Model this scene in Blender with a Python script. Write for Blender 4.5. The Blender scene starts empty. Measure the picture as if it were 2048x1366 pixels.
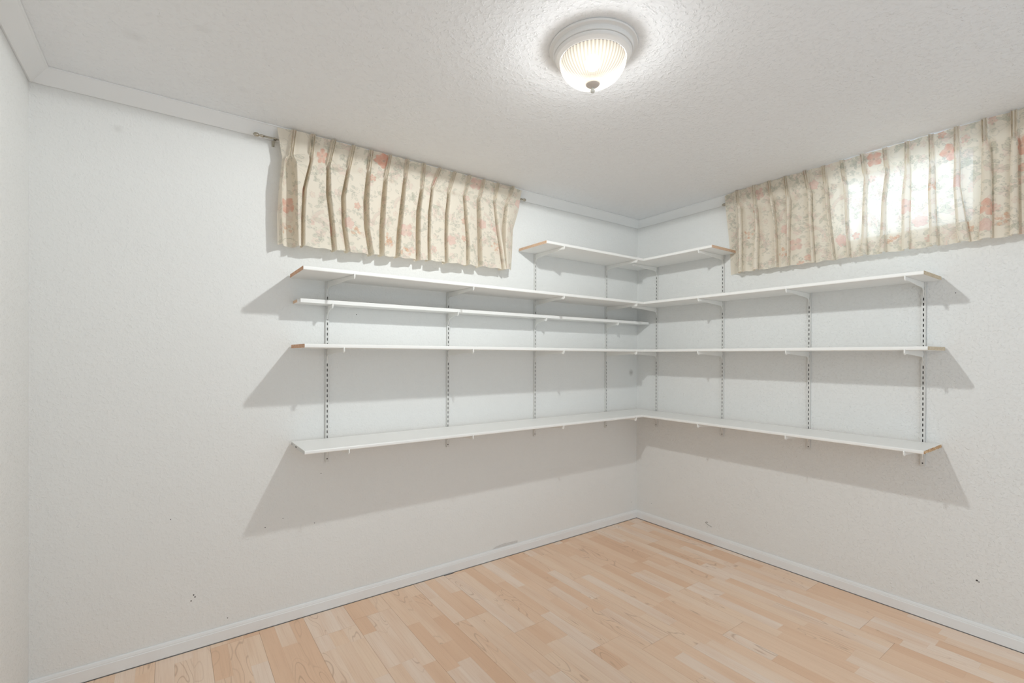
import bpy, bmesh, math, random
import numpy as np
from mathutils import Vector, Matrix

random.seed(7)
rng = np.random.default_rng(11)
sc = bpy.context.scene
COL = sc.collection

# ------------------------------------------------------------------ camera
# room axes: far corner at the origin, back wall y=0 (runs to -x), right wall x=0 (runs to -y)
cam_d = bpy.data.cameras.new('camera')
cam = bpy.data.objects.new('camera', cam_d)
COL.objects.link(cam)
Rv = Vector((0.81538323, -0.57891021, 0.00362728))
Uv = Vector((-0.00086727, 0.00504409, 0.9999869))
Fv = Vector((0.57892092, 0.8153757, -0.0036108))
m = Matrix.Identity(4)
for i in range(3):
    m[i][0] = Rv[i]; m[i][1] = Uv[i]; m[i][2] = -Fv[i]
m.translation = Vector((-2.98143793, -2.4262965, 1.26393868))
cam.matrix_world = m
cam_d.sensor_width = 36.0
cam_d.lens = 944.39 / 2048 * 36
cam_d.shift_x = 11.65 / 2048
cam_d.shift_y = 32.18 / 2048
cam_d.clip_start = 0.02
sc.camera = cam

# ------------------------------------------------------------------ light
SKY_STRENGTH = 4.2
BULB_W = 46.5
GLOW_W = 5.3
FILL_W = 15.0
w = bpy.data.worlds.new('daylight'); sc.world = w
w.use_nodes = True
bg = w.node_tree.nodes['Background']
bg.inputs[0].default_value = (0.78, 0.88, 1.0, 1)
bg.inputs[1].default_value = SKY_STRENGTH
# added soft fill light, unseen, set in the opening made for it behind the viewer
fd_ = bpy.data.lights.new('added_fill_light', 'AREA'); fd_.shape = 'RECTANGLE'; fd_.size = 2.5; fd_.size_y = 2.0
fd_.energy = FILL_W; fd_.color = (0.70, 0.86, 1.0)
fo_ = bpy.data.objects.new('added_fill_light', fd_); COL.objects.link(fo_)
fo_.location = (-1.70, -3.50, 1.05); fo_.rotation_euler = (math.pi / 2, 0, 0)
sc.view_settings.view_transform = 'Standard'
sc.view_settings.look = 'None'
sc.view_settings.gamma = 1.0
sc.view_settings.exposure = 0.09
sc.view_settings.use_curve_mapping = False
sc.cycles.max_bounces = 10
sc.cycles.diffuse_bounces = 8
sc.cycles.transparent_max_bounces = 12
sc.cycles.adaptive_threshold = 0.02
sc.cycles.use_denoising = True

H = 2.31
L = 3.407
ROOM_Y = -3.35
LAMP = (-1.815, -1.285)

# ------------------------------------------------------------------ node helpers
class NT:
    def __init__(s, name):
        s.m = bpy.data.materials.new(name); s.m.use_nodes = True
        s.t = s.m.node_tree; s.t.nodes.clear()
        s.out = s.t.nodes.new('ShaderNodeOutputMaterial')
    def n(s, typ, **kw):
        nd = s.t.nodes.new(typ)
        for k, v in kw.items():
            if k == 'i':
                for kk, vv in v.items():
                    if isinstance(vv, bpy.types.NodeSocket): s.t.links.new(vv, nd.inputs[kk])
                    else: nd.inputs[kk].default_value = vv
            else: setattr(nd, k, v)
        return nd
    def link(s, a, b): s.t.links.new(a, b)
    def math(s, op, a, b=None, c=None, clamp=False):
        nd = s.t.nodes.new('ShaderNodeMath'); nd.operation = op; nd.use_clamp = clamp
        for k, v in enumerate((a, b, c)):
            if v is None: continue
            if isinstance(v, bpy.types.NodeSocket): s.t.links.new(v, nd.inputs[k])
            else: nd.inputs[k].default_value = v
        return nd.outputs[0]
    def mix(s, f, a, b, mode='MIX'):
        nd = s.t.nodes.new('ShaderNodeMix'); nd.data_type = 'RGBA'; nd.blend_type = mode
        for k, v in ((0, f), (6, a), (7, b)):
            if isinstance(v, bpy.types.NodeSocket): s.t.links.new(v, nd.inputs[k])
            else: nd.inputs[k].default_value = v if k == 0 else (*v, 1)
        return nd.outputs[2]
    def ramp(s, f, stops):
        nd = s.t.nodes.new('ShaderNodeValToRGB'); s.t.links.new(f, nd.inputs[0])
        el = nd.color_ramp.elements
        while len(el) < len(stops): el.new(0.5)
        for e, (p, c) in zip(el, stops):
            e.position = p; e.color = (*c, 1) if len(c) == 3 else c
        return nd.outputs[0]
    def principled(s, col, rough=0.5, bump=None, bs=0.2, bd=0.01, **kw):
        p = s.n('ShaderNodeBsdfPrincipled')
        if isinstance(col, bpy.types.NodeSocket): s.link(col, p.inputs['Base Color'])
        else: p.inputs['Base Color'].default_value = (*col, 1)
        if isinstance(rough, bpy.types.NodeSocket): s.link(rough, p.inputs['Roughness'])
        else: p.inputs['Roughness'].default_value = rough
        for k, v in kw.items(): p.inputs[k].default_value = v
        if bump is not None:
            b = s.n('ShaderNodeBump', i={'Height': bump, 'Strength': bs, 'Distance': bd})
            s.link(b.outputs[0], p.inputs['Normal'])
        s.link(p.outputs[0], s.out.inputs[0])
        return p

def obj_coords(n, scale=(1, 1, 1), loc=(0, 0, 0)):
    tc = n.n('ShaderNodeTexCoord')
    mp = n.n('ShaderNodeMapping', i={'Vector': tc.outputs['Object'], 'Scale': scale, 'Location': loc})
    return tc.outputs['Object'], mp.outputs[0]

def mat_plain(name, col, rough=0.5, metallic=0.0, noise=0.03, nscale=40.0, bump=0.0):
    n = NT(name)
    o, _ = obj_coords(n)
    nz = n.n('ShaderNodeTexNoise', i={'Vector': o, 'Scale': nscale, 'Detail': 3.0}).outputs[0]
    c = n.mix(nz, tuple(x * (1 - noise) for x in col), tuple(min(1, x * (1 + noise)) for x in col))
    n.principled(c, rough, bump=nz if bump else None, bs=bump, bd=0.002, Metallic=metallic)
    return n.m

WALL_COL = (0.788, 0.788, 0.774)
def mat_wall(name, col, stipple, strength, spots=()):
    n = NT(name)
    o, _ = obj_coords(n)
    f = n.n('ShaderNodeTexNoise', i={'Vector': o, 'Scale': stipple, 'Detail': 4.0, 'Roughness': 0.6, 'Distortion': 0.4}).outputs[0]
    g = n.n('ShaderNodeTexNoise', i={'Vector': o, 'Scale': stipple * 0.3, 'Detail': 2.0}).outputs[0]
    h = n.math('ADD', n.math('MULTIPLY', n.math('SMOOTH_MAX', f, 0.5, 0.1), 1.0), n.math('MULTIPLY', g, 0.4))
    big = n.n('ShaderNodeTexNoise', i={'Vector': o, 'Scale': 1.6, 'Detail': 3.0}).outputs[0]
    c = n.mix(big, tuple(x * 0.985 for x in col), tuple(x * 1.012 for x in col))
    for (px, py, pz, r, amt) in spots:          # scuffs and smudges on the paint
        d = n.n('ShaderNodeVectorMath', operation='DISTANCE', i={0: o, 1: (px, py, pz)}).outputs['Value']
        wob = n.n('ShaderNodeTexNoise', i={'Vector': o, 'Scale': 60.0, 'Detail': 2.0}).outputs[0]
        d = n.math('ADD', d, n.math('MULTIPLY', n.math('SUBTRACT', wob, 0.5), r * 0.5))
        k = n.math('MULTIPLY', n.math('SUBTRACT', 1.0, n.math('DIVIDE', d, r), clamp=True), amt, clamp=True)
        c = n.mix(k, c, (0.30, 0.28, 0.26))
    n.principled(c, 0.75, bump=h, bs=strength, bd=0.007, **{'Specular IOR Level': 0.3})
    return n.m

M = {}
M['wall_back'] = mat_wall('painted wall back', WALL_COL, 95, 0.6,
    [(-0.070, 0, 1.138, 0.030, 0.6), (-3.154, 0, 2.161, 0.02, 0.18)])
M['wall'] = mat_wall('painted wall', WALL_COL, 95, 0.85)
M['ceiling'] = mat_wall('stippled ceiling', (0.828, 0.838, 0.850), 75, 1.0, [(-3.08, -0.45, H, 0.04, 0.12), (-2.9, -0.62, H, 0.03, 0.1), (-2.75, -0.3, H, 0.03, 0.08)])
M['trim'] = mat_plain('gloss trim paint', (0.80, 0.808, 0.81), 0.45, noise=0.015, nscale=9, bump=0.1)
M['shelf'] = mat_plain('white melamine', (0.85, 0.845, 0.825), 0.38, noise=0.008, nscale=12)
M['steel'] = mat_plain('white enamelled steel', (0.68, 0.675, 0.655), 0.4, noise=0.02, nscale=30)
M['bracket'] = mat_plain('white bracket enamel', (0.83, 0.825, 0.80), 0.35, noise=0.01, nscale=30)
M['dark'] = mat_plain('painted slot shade', (0.035, 0.032, 0.03), 0.7)  # dark colour stands for the shade inside the slots
M['screw'] = mat_plain('dark screw', (0.05, 0.045, 0.04), 0.4, metallic=0.6)
M['brass'] = mat_plain('tarnished nickel', (0.46, 0.42, 0.35), 0.28, metallic=1.0, noise=0.15)
M['nail'] = mat_plain('nail hole', (0.06, 0.055, 0.05), 0.9)
M['scuff'] = mat_plain('scuffed paint', (0.62, 0.61, 0.60), 0.8, noise=0.15, nscale=80)
M['caulk'] = mat_plain('paint crack', (0.30, 0.28, 0.26), 0.9, noise=0.3, nscale=30)

def mat_chip(name, a, b, c):
    n = NT(name)
    _, v = obj_coords(n, (1, 1, 1.6))
    nz = n.n('ShaderNodeTexVoronoi', i={'Vector': v, 'Scale': 160.0}).outputs['Color']
    sp = n.n('ShaderNodeSeparateColor', i={0: nz}).outputs[0]
    col = n.ramp(sp, [(0.0, a), (0.55, b), (1.0, c)])
    n.principled(col, 0.85, bump=sp, bs=0.4, bd=0.001)
    return n.m
M['chip_orange'] = mat_chip('chipboard orange', (0.50, 0.28, 0.17), (0.62, 0.37, 0.24), (0.69, 0.45, 0.31))
M['chip_tan'] = mat_chip('chipboard tan', (0.60, 0.40, 0.28), (0.68, 0.47, 0.33), (0.72, 0.53, 0.38))
M['chip_beige'] = mat_chip('chipboard beige', (0.55, 0.45, 0.32), (0.63, 0.52, 0.38), (0.69, 0.59, 0.45))
M['chip_rough'] = mat_chip('chipboard rough', (0.34, 0.17, 0.07), (0.60, 0.36, 0.18), (0.74, 0.55, 0.34))
M['edge_grey'] = mat_plain('grey edge band', (0.66, 0.65, 0.63), 0.6, noise=0.08, nscale=60)

def mat_floor():
    n = NT('maple laminate')
    o, _ = obj_coords(n)
    oi = n.n('ShaderNodeObjectInfo').outputs['Random']
    ge = n.n('ShaderNodeNewGeometry').outputs['Random Per Island']
    r = n.math('FRACT', n.math('ADD', n.math('MULTIPLY', oi, 7.31), n.math('MULTIPLY', ge, 3.77)))
    r2 = n.math('FRACT', n.math('MULTIPLY', r, 13.7))
    geo = n.n('ShaderNodeNewGeometry').outputs['Position']
    off = n.n('ShaderNodeCombineXYZ', i={0: n.math('MULTIPLY', r, 31.0), 1: n.math('MULTIPLY', r2, 17.0), 2: r}).outputs[0]
    p = n.n('ShaderNodeVectorMath', operation='ADD', i={0: geo, 1: off}).outputs[0]
    base = n.ramp(r, [(0.0, (0.775, 0.520, 0.358)), (0.12, (0.815, 0.572, 0.407)), (0.38, (0.845, 0.622, 0.462)),
                      (0.62, (0.855, 0.655, 0.500)), (0.84, (0.860, 0.690, 0.562)), (1.0, (0.865, 0.715, 0.600))])
    # broad soft figure along the strip
    pv = n.n('ShaderNodeMapping', i={'Vector': p, 'Scale': (14.0, 1.6, 1.0)}).outputs[0]
    f1 = n.n('ShaderNodeTexNoise', i={'Vector': pv, 'Scale': 1.0, 'Detail': 3.0, 'Roughness': 0.55}).outputs[0]
    c = n.mix(n.math('MULTIPLY', n.math('SUBTRACT', f1, 0.40), 1.5, clamp=True), base, (0.735, 0.475, 0.320))
    # fine straight grain
    pf = n.n('ShaderNodeMapping', i={'Vector': p, 'Scale': (260.0, 5.0, 1.0)}).outputs[0]
    f2 = n.n('ShaderNodeTexNoise', i={'Vector': pf, 'Scale': 1.0, 'Detail': 3.0}).outputs[0]
    c = n.mix(n.math('MULTIPLY', n.math('SUBTRACT', f2, 0.5), 1.0, clamp=True), c, (0.57, 0.36, 0.24))
    # cathedral growth rings: thin brown contour lines of a stretched noise
    pc = n.n('ShaderNodeMapping', i={'Vector': p, 'Scale': (13.0, 2.3, 1.0)}).outputs[0]
    f3 = n.n('ShaderNodeTexNoise', i={'Vector': pc, 'Scale': 1.0, 'Detail': 1.2, 'Roughness': 0.35, 'Distortion': 0.25}).outputs[0]
    ring = n.math('FRACT', n.math('MULTIPLY', f3, 16.0))
    line = n.math('SUBTRACT', 1.0, n.math('DIVIDE', n.math('ABSOLUTE', n.math('SUBTRACT', ring, 0.5)), 0.13), clamp=True)
    gate = n.math('MULTIPLY', n.math('GREATER_THAN', r2, 0.52), n.math('MULTIPLY', n.math('SUBTRACT', f3, 0.47), 7.0, clamp=True))
    c = n.mix(n.math('MULTIPLY', n.math('MULTIPLY', line, gate), 0.5), c, (0.40, 0.23, 0.14))
    # rare small knots
    pk = n.n('ShaderNodeMapping', i={'Vector': p, 'Scale': (9.0, 3.6, 1.0)}).outputs[0]
    vk = n.n('ShaderNodeTexVoronoi', i={'Vector': pk, 'Scale': 1.0}).outputs['Distance']
    k = n.math('SUBTRACT', 1.0, n.math('DIVIDE', vk, 0.035), clamp=True)
    c = n.mix(n.math('MULTIPLY', k, 0.7), c, (0.33, 0.19, 0.12))
    rough = n.math('ADD', 0.40, n.math('MULTIPLY', f2, 0.12))
    n.principled(c, rough, bump=f2, bs=0.05, bd=0.001, **{'Specular IOR Level': 0.35})
    return n.m
M['floor'] = mat_floor()
M['subfloor'] = mat_plain('dark underlay', (0.12, 0.07, 0.045), 0.9)

def mat_fabric():
    n = NT('floral curtain cotton')
    at = n.n('ShaderNodeAttribute', attribute_name='print').outputs['Color']
    uv = n.n('ShaderNodeAttribute', attribute_name='flat').outputs['Vector']
    wv = n.n('ShaderNodeTexNoise', i={'Vector': uv, 'Scale': 1400.0, 'Detail': 1.0}).outputs[0]
    c = n.mix(n.math('MULTIPLY', wv, 0.10), at, (0.55, 0.50, 0.42))
    d = n.n('ShaderNodeBsdfDiffuse', i={'Color': c})
    warm = n.mix(1.0, c, (1.0, 0.965, 0.90), 'MULTIPLY')
    t = n.n('ShaderNodeBsdfTranslucent', i={'Color': warm})
    mx = n.n('ShaderNodeMixShader', i={0: 0.28, 1: d.outputs[0], 2: t.outputs[0]})
    tr = n.n('ShaderNodeBsdfTransparent', i={'Color': (1.0, 0.98, 0.95, 1)})        # open weave
    m2 = n.n('ShaderNodeMixShader', i={0: 0.055, 1: mx.outputs[0], 2: tr.outputs[0]})
    n.link(m2.outputs[0], n.out.inputs[0])
    return n.m
M['fabric'] = mat_fabric()

def mat_glass():
    n = NT('frosted window glass')
    t = n.n('ShaderNodeBsdfTranslucent', i={'Color': (0.9, 0.95, 1.0, 1)})
    tr = n.n('ShaderNodeBsdfTransparent', i={'Color': (0.92, 0.97, 1.0, 1)})
    g = n.n('ShaderNodeBsdfGlossy', i={'Color': (1, 1, 1, 1), 'Roughness': 0.05})
    a = n.n('ShaderNodeMixShader', i={0: 0.7, 1: t.outputs[0], 2: tr.outputs[0]})
    b = n.n('ShaderNodeMixShader', i={0: 0.06, 1: a.outputs[0], 2: g.outputs[0]})
    n.link(b.outputs[0], n.out.inputs[0])
    return n.m
M['glass'] = mat_glass()

def mat_dome():
    n = NT('ribbed lamp glass, lit')
    tc = n.n('ShaderNodeTexCoord').outputs['Object']
    d = n.n('ShaderNodeBsdfTranslucent', i={'Color': (0.11, 0.095, 0.075, 1)})
    g = n.n('ShaderNodeBsdfGlossy', i={'Color': (1, 1, 1, 1), 'Roughness': 0.12})
    tr = n.n('ShaderNodeBsdfTransparent', i={'Color': (1, 0.99, 0.97, 1)})
    e = n.n('ShaderNodeEmission', i={'Color': (1.0, 0.90, 0.78, 1), 'Strength': 0.37})
    a = n.n('ShaderNodeMixShader', i={0: 0.12, 1: d.outputs[0], 2: g.outputs[0]})
    # 56 moulded ribs: thick glass scatters more than the thin valleys between
    sp = n.n('ShaderNodeSeparateXYZ', i={0: tc})
    ang = n.math('ARCTAN2', sp.outputs[1], sp.outputs[0])
    rr = n.math('SQRT', n.math('ADD', n.math('POWER', sp.outputs[0], 2.0), n.math('POWER', sp.outputs[1], 2.0)))
    rib = n.math('MULTIPLY', n.math('ADD', n.math('MULTIPLY', n.math('COSINE', n.math('MULTIPLY', ang, 56.0)), 0.5), 0.5), n.math('MULTIPLY', n.math('SUBTRACT', rr, 0.045), 40.0, clamp=True))
    n.link(n.math('ADD', n.math('MULTIPLY', rib, 0.26), 0.34), e.inputs['Strength'])
    b = n.n('ShaderNodeMixShader', i={0: n.math('SUBTRACT', 0.975, n.math('MULTIPLY', rib, 0.04)), 1: a.outputs[0], 2: tr.outputs[0]})
    s = n.n('ShaderNodeAddShader', i={0: b.outputs[0], 1: e.outputs[0]})
    n.link(s.outputs[0], n.out.inputs[0])
    return n.m
M['dome'] = mat_dome()
def mat_emit(name, col, st):
    n = NT(name); e = n.n('ShaderNodeEmission', i={'Color': (*col, 1), 'Strength': st})
    n.link(e.outputs[0], n.out.inputs[0]); return n.m
def mat_bulb():
    n = NT('lit bulb glass'); e = n.n('ShaderNodeEmission', i={'Color': (1.0, 0.95, 0.88, 1), 'Strength': 1.5})
    t = n.n('ShaderNodeBsdfTransparent'); a = n.n('ShaderNodeAddShader', i={0: e.outputs[0], 1: t.outputs[0]})
    n.link(a.outputs[0], n.out.inputs[0]); return n.m
M['bulb'] = mat_bulb()
M['lamp_liner'] = mat_plain('near-black lamp liner', (0.022, 0.019, 0.015), 0.9, noise=0.0)  # near-black so the overbright lamp interior does not drown the ribs
M['lamp_liner'].node_tree.nodes['Principled BSDF'].inputs['Specular IOR Level'].default_value = 0.0
M['fitting'] = mat_plain('white lamp fitting', (0.78, 0.775, 0.765), 0.35, noise=0.01)
M['finial'] = mat_plain('beige finial enamel', (0.60, 0.54, 0.49), 0.4, noise=0.02)
M['finial_ball'] = mat_plain('pale finial knob', (0.66, 0.66, 0.62), 0.25, noise=0.02)

# ------------------------------------------------------------------ mesh helpers
def add_box(bm, x0, x1, y0, y1, z0, z1):
    vs = [bm.verts.new(c) for c in ((x0,y0,z0),(x1,y0,z0),(x1,y1,z0),(x0,y1,z0),(x0,y0,z1),(x1,y0,z1),(x1,y1,z1),(x0,y1,z1))]
    for f in ((3,2,1,0),(4,5,6,7),(0,1,5,4),(1,2,6,5),(2,3,7,6),(3,0,4,7)):
        bm.faces.new([vs[i] for i in f])
def add_loft(bm, rings, cap=True, close=True):
    """rings: list of lists of points with equal counts."""
    R = [[bm.verts.new(p) for p in ring] for ring in rings]
    n = len(R[0])
    for a, b in zip(R, R[1:]):
        for i in range(n if close else n - 1):
            j = (i + 1) % n
            try: bm.faces.new((a[i], a[j], b[j], b[i]))
            except ValueError: pass
    if cap and close:
        bm.faces.new(R[0][::-1]); bm.faces.new(R[-1])
def add_lathe(bm, cx, cy, prof, seg=64, ripple=0.0, nr=0):
    rings = []
    for (r, z) in prof:
        ring = []
        for k in range(seg):
            a = 2 * math.pi * k / seg
            rr = max(r, 0.0004)
            if nr: rr *= 1 + ripple * math.cos(nr * a) * min(1, r / 0.04)
            ring.append((cx + rr * math.cos(a), cy + rr * math.sin(a), z))
        rings.append(ring)
    add_loft(bm, rings)
def add_tube(bm, pts, r, seg=12):
    rings = []
    P = [Vector(p) for p in pts]
    for i, p in enumerate(P):
        t = (P[min(i + 1, len(P) - 1)] - P[max(i - 1, 0)]).normalized()
        u = t.cross(Vector((0, 0, 1)))
        if u.length < 1e-3: u = t.cross(Vector((0, 1, 0)))
        u.normalize(); v = t.cross(u)
        rr = r[i] if isinstance(r, (list, tuple)) else r
        rings.append([tuple(p + rr * (math.cos(a) * u + math.sin(a) * v)) for a in [2 * math.pi * k / seg for k in range(seg)]])
    add_loft(bm, rings)
def obj(name, bm, mat, parent=None, smooth=False, bevel=0.0, seg=2):
    me = bpy.data.meshes.new(name)
    bmesh.ops.recalc_face_normals(bm, faces=bm.faces)
    bm.to_mesh(me); bm.free()
    o = bpy.data.objects.new(name, me); COL.objects.link(o)
    me.materials.append(mat)
    if smooth:
        for p in me.polygons: p.use_smooth = True
    if bevel:
        b = o.modifiers.new('bevel', 'BEVEL'); b.width = bevel; b.segments = seg; b.limit_method = 'ANGLE'; b.angle_limit = 0.6
    if parent: o.parent = parent
    return o
def tag(o, label=None, cat=None, group=None, kind=None):
    if label: o['label'] = label
    if cat: o['category'] = cat
    if group: o['group'] = group
    if kind: o['kind'] = kind
    return o
def thing(name, label, cat, loc, group=None):
    o = bpy.data.objects.new(name, None); COL.objects.link(o)
    o.location = loc; o.empty_display_size = 0.05
    return tag(o, label, cat, group)
def part(name, bm, mat, parent, **kw):
    """geometry given in world coordinates, stored relative to the parent's location"""
    bmesh.ops.translate(bm, verts=bm.verts, vec=-parent.matrix_basis.translation)
    return obj(name, bm, mat, parent, **kw)
def box(*a):
    bm = bmesh.new(); add_box(bm, *a); return bm

# ------------------------------------------------------------------ room shell
T = 0.12
WIN = (-1.925, -1.36, 1.865, 2.255)      # y0, y1, z0, z1 of the opening in the right wall
tag(obj('wall_back', box(-L - T, T, 0, T, -0.1, H + 0.1), M['wall_back']), 'white stippled wall carrying the long left run of shelves', 'wall', kind='structure')
bm = bmesh.new()
add_box(bm, 0, T, ROOM_Y - T, WIN[0], -0.1, H + 0.1)
add_box(bm, 0, T, WIN[1], 0, -0.1, H + 0.1)
add_box(bm, 0, T, WIN[0], WIN[1], -0.1, WIN[2])
add_box(bm, 0, T, WIN[0], WIN[1], WIN[3], H + 0.1)
tag(obj('wall_right', bm, M['wall']), 'white stippled wall on the right with the curtained basement window', 'wall', kind='structure')
tag(obj('wall_left', box(-L - T, -L, ROOM_Y - T, 0, -0.1, H + 0.1), M['wall']), 'white wall at the far left edge of the photo', 'wall', kind='structure')
bm = bmesh.new()
add_box(bm, -L, -2.96, ROOM_Y - T, ROOM_Y, -0.1, H + 0.1); add_box(bm, -0.44, 0, ROOM_Y - T, ROOM_Y, -0.1, H + 0.1)
add_box(bm, -2.96, -0.44, ROOM_Y - T, ROOM_Y, 2.06, H + 0.1)
# unseen alcove added to enclose the fill light and keep the sky out
add_box(bm, -3.1, -0.3, ROOM_Y - 0.55, ROOM_Y - 0.45, -0.1, H + 0.1)
add_box(bm, -3.1, -3.0, ROOM_Y - 0.45, ROOM_Y - T, -0.1, H + 0.1); add_box(bm, -0.4, -0.3, ROOM_Y - 0.45, ROOM_Y - T, -0.1, H + 0.1)
add_box(bm, -3.0, -0.4, ROOM_Y - 0.45, ROOM_Y - T, H, H + 0.1); add_box(bm, -3.0, -0.4, ROOM_Y - 0.45, ROOM_Y - T, -0.1, -0.001)
tag(obj('wall_front', bm, M['wall']), 'white wall behind the viewer with an opening added for the fill light', 'wall', kind='structure')
tag(obj('ceiling', box(-L, 0, ROOM_Y, 0, H, H + 0.1), M['ceiling']), 'pale grey ceiling with rough stippled texture', 'ceiling', kind='structure')

# window_1: frame > glass pane
wf = bmesh.new()
y0, y1, z0, z1 = WIN; fw = 0.028
for a in ((0.006, 0.05, y0, y0 + fw, z0, z1), (0.006, 0.05, y1 - fw, y1, z0, z1), (0.006, 0.05, y0 + fw, y1 - fw, z0, z0 + fw), (0.006, 0.05, y0 + fw, y1 - fw, z1 - fw, z1)):
    add_box(wf, *a)
win = tag(obj('window_1', wf, M['trim'], bevel=0.002), 'small high window glowing with daylight behind the floral curtain', 'window', kind='structure')
obj('pane', box(0.022, 0.028, y0 + fw - 0.004, y1 - fw + 0.004, z0 + fw - 0.004, z1 - fw + 0.004), M['glass'], win)

# ------------------------------------------------------------------ floor of maple strips
ST = 0.19 / 3
X_SEAM = -0.562
GAP = 0.0004
def projpx(x, y, z):
    d = Vector((x, y, z)) - cam.matrix_world.translation
    wv = d.dot(Fv)
    if wv < 0.05: return None
    return 1012.35 + 944.39 * d.dot(Rv) / wv, 715.18 - 944.39 * d.dot(Uv) / wv
blocks = []
k0 = math.floor((-L - X_SEAM) / ST); 
for k in range(k0, 10):
    xa = X_SEAM + k * ST; xb = xa + ST
    if xa > -0.002 or xb < -L: continue
    plank_i = math.floor(k / 3)
    prng = random.Random(plank_i * 31 + 5)
    end = {-0: -1.725}.get(plank_i, -prng.uniform(0, 1.2))
    if plank_i == 0: end = -1.725
    srng = random.Random(k * 77 + 3)
    ends = [end + 1.2 * q for q in range(-3, 4)]
    ys = []
    for e0 in ends:
        n = 4; ys.append(e0)
        cuts = sorted([e0 + 1.2 * (q + srng.uniform(-0.33, 0.33)) / 3.4 for q in range(1, 4)])
        ys += [c for c in cuts if c < e0 + 1.2 - 0.1]
    ys = sorted(ys)
    for a, b in zip(ys, ys[1:]):
        a2, b2 = max(a, ROOM_Y + 0.001), min(b, -0.0128)
        if b2 - a2 < 0.01: continue
        blocks.append((max(xa, -L + 0.001), min(xb, -0.0128), a2, b2, k % 3 == 0, (k + 1) % 3 == 0, a in ends, b in ends))
floor = tag(obj('floor', box(-L, 0, ROOM_Y, 0, -0.1, -0.008), M['subfloor']), 'pale maple laminate floor of short staggered strips', 'floor', kind='structure')
def area_px(b):
    q = [projpx(b[0], b[2], 0), projpx(b[1], b[2], 0), projpx(b[1], b[3], 0), projpx(b[0], b[3], 0)]
    if any(p is None for p in q): return 0
    cl = [(min(max(p[0], 0), 2048), min(max(p[1], 0), 1366)) for p in q]
    s = 0
    for i in range(4):
        s += cl[i][0] * cl[(i + 1) % 4][1] - cl[(i + 1) % 4][0] * cl[i][1]
    return abs(s) / 2
blocks.sort(key=area_px, reverse=True)
def strip_bm(bm, b):
    gx0 = GAP if b[4] else 0.00008; gx1 = GAP if b[5] else 0.00008
    gy0 = GAP if b[6] else 0.00008; gy1 = GAP if b[7] else 0.00008
    add_box(bm, b[0] + gx0, b[1] - gx1, b[2] + gy0, b[3] - gy1, -0.0079, 0.0)
for b in blocks[:298]:
    bm = bmesh.new(); strip_bm(bm, b)
    cx, cy = (b[0] + b[1]) / 2, (b[2] + b[3]) / 2
    bmesh.ops.translate(bm, verts=bm.verts, vec=(-cx, -cy, 0))
    o = obj('plank', bm, M['floor'], floor); o.location = (cx, cy, 0)
bm = bmesh.new()
for b in blocks[298:]: strip_bm(bm, b)
tag(obj('plank_field', bm, M['floor'], floor), 'remaining maple strips nearest and behind the viewer', kind='stuff')

# ------------------------------------------------------------------ trims (mitred) and baseboards
def run(name, prof, side, mat, label):
    """prof: list of (out, z); side: back / right / left; mitred at the corners"""
    ring = lambda f: [f(o_, z_) for o_, z_ in prof]
    if side == 'back': a = ring(lambda o_, z_: (-L + o_, -o_, z_)); b = ring(lambda o_, z_: (-o_, -o_, z_))
    elif side == 'right': a = ring(lambda o_, z_: (-o_, -o_, z_)); b = ring(lambda o_, z_: (-o_, ROOM_Y + o_, z_))
    elif side == 'left': a = ring(lambda o_, z_: (-L + o_, -o_, z_)); b = ring(lambda o_, z_: (-L + o_, ROOM_Y + o_, z_))
    else: a = ring(lambda o_, z_: (-L + o_, ROOM_Y + o_, z_)); b = ring(lambda o_, z_: (-o_, ROOM_Y + o_, z_))
    bm = bmesh.new(); add_loft(bm, [a, b])
    return tag(obj(name, bm, mat), label, 'trim' if 'trim' in name else 'baseboard', kind='structure')
crown = [(0.0005, H - 0.048), (0.007, H - 0.0495), (0.011, H - 0.047), (0.056, H - 0.007), (0.062, H - 0.005), (0.062, H - 0.0005), (0.0005, H - 0.0005)]
run('trim_1', crown, 'back', M['trim'], 'slim white crown moulding along the top of the back wall')
run('trim_2', crown, 'right', M['trim'], 'slim white crown moulding along the top of the right wall')
run('trim_3', crown, 'left', M['trim'], 'white crown moulding at the upper left corner of the photo')
run('trim_4', crown, 'front', M['trim'], 'white crown moulding behind the viewer')
base = [(0.0005, 0.0035), (0.011, 0.0035), (0.011, 0.046), (0.009, 0.049), (0.0092, 0.052), (0.0065, 0.0605), (0.003, 0.063), (0.0005, 0.063)]
run('baseboard_back', base, 'back', M['trim'], 'low white baseboard under the back wall')
run('baseboard_right', base, 'right', M['trim'], 'low white baseboard under the right wall')
run('baseboard_left', base, 'left', M['trim'], 'low white baseboard under the left wall')
run('baseboard_front', base, 'front', M['trim'], 'low white baseboard behind the viewer')

# nail holes and flaked paint on the walls
wb = bpy.data.objects['wall_back']; wr = bpy.data.objects['wall_right']
def dot(wall, axis, s, z, r):
    bm = bmesh.new()
    c = bmesh.ops.create_circle(bm, cap_ends=True, segments=8, radius=r)
    if axis == 'y': bmesh.ops.rotate(bm, verts=bm.verts, matrix=Matrix.Rotation(math.pi / 2, 3, 'X')); v = (s, 0.0, z); d = (0, -0.0006, 0)
    else: bmesh.ops.rotate(bm, verts=bm.verts, matrix=Matrix.Rotation(math.pi / 2, 3, 'Y')); v = (0.0, s, z); d = (-0.0006, 0, 0)
    ex = bmesh.ops.extrude_face_region(bm, geom=list(bm.faces))
    bmesh.ops.translate(bm, verts=[g for g in ex['geom'] if isinstance(g, bmesh.types.BMVert)], vec=d)
    bmesh.ops.translate(bm, verts=bm.verts, vec=v)
    obj('nail_hole', bm, M['nail'], wall)
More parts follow.
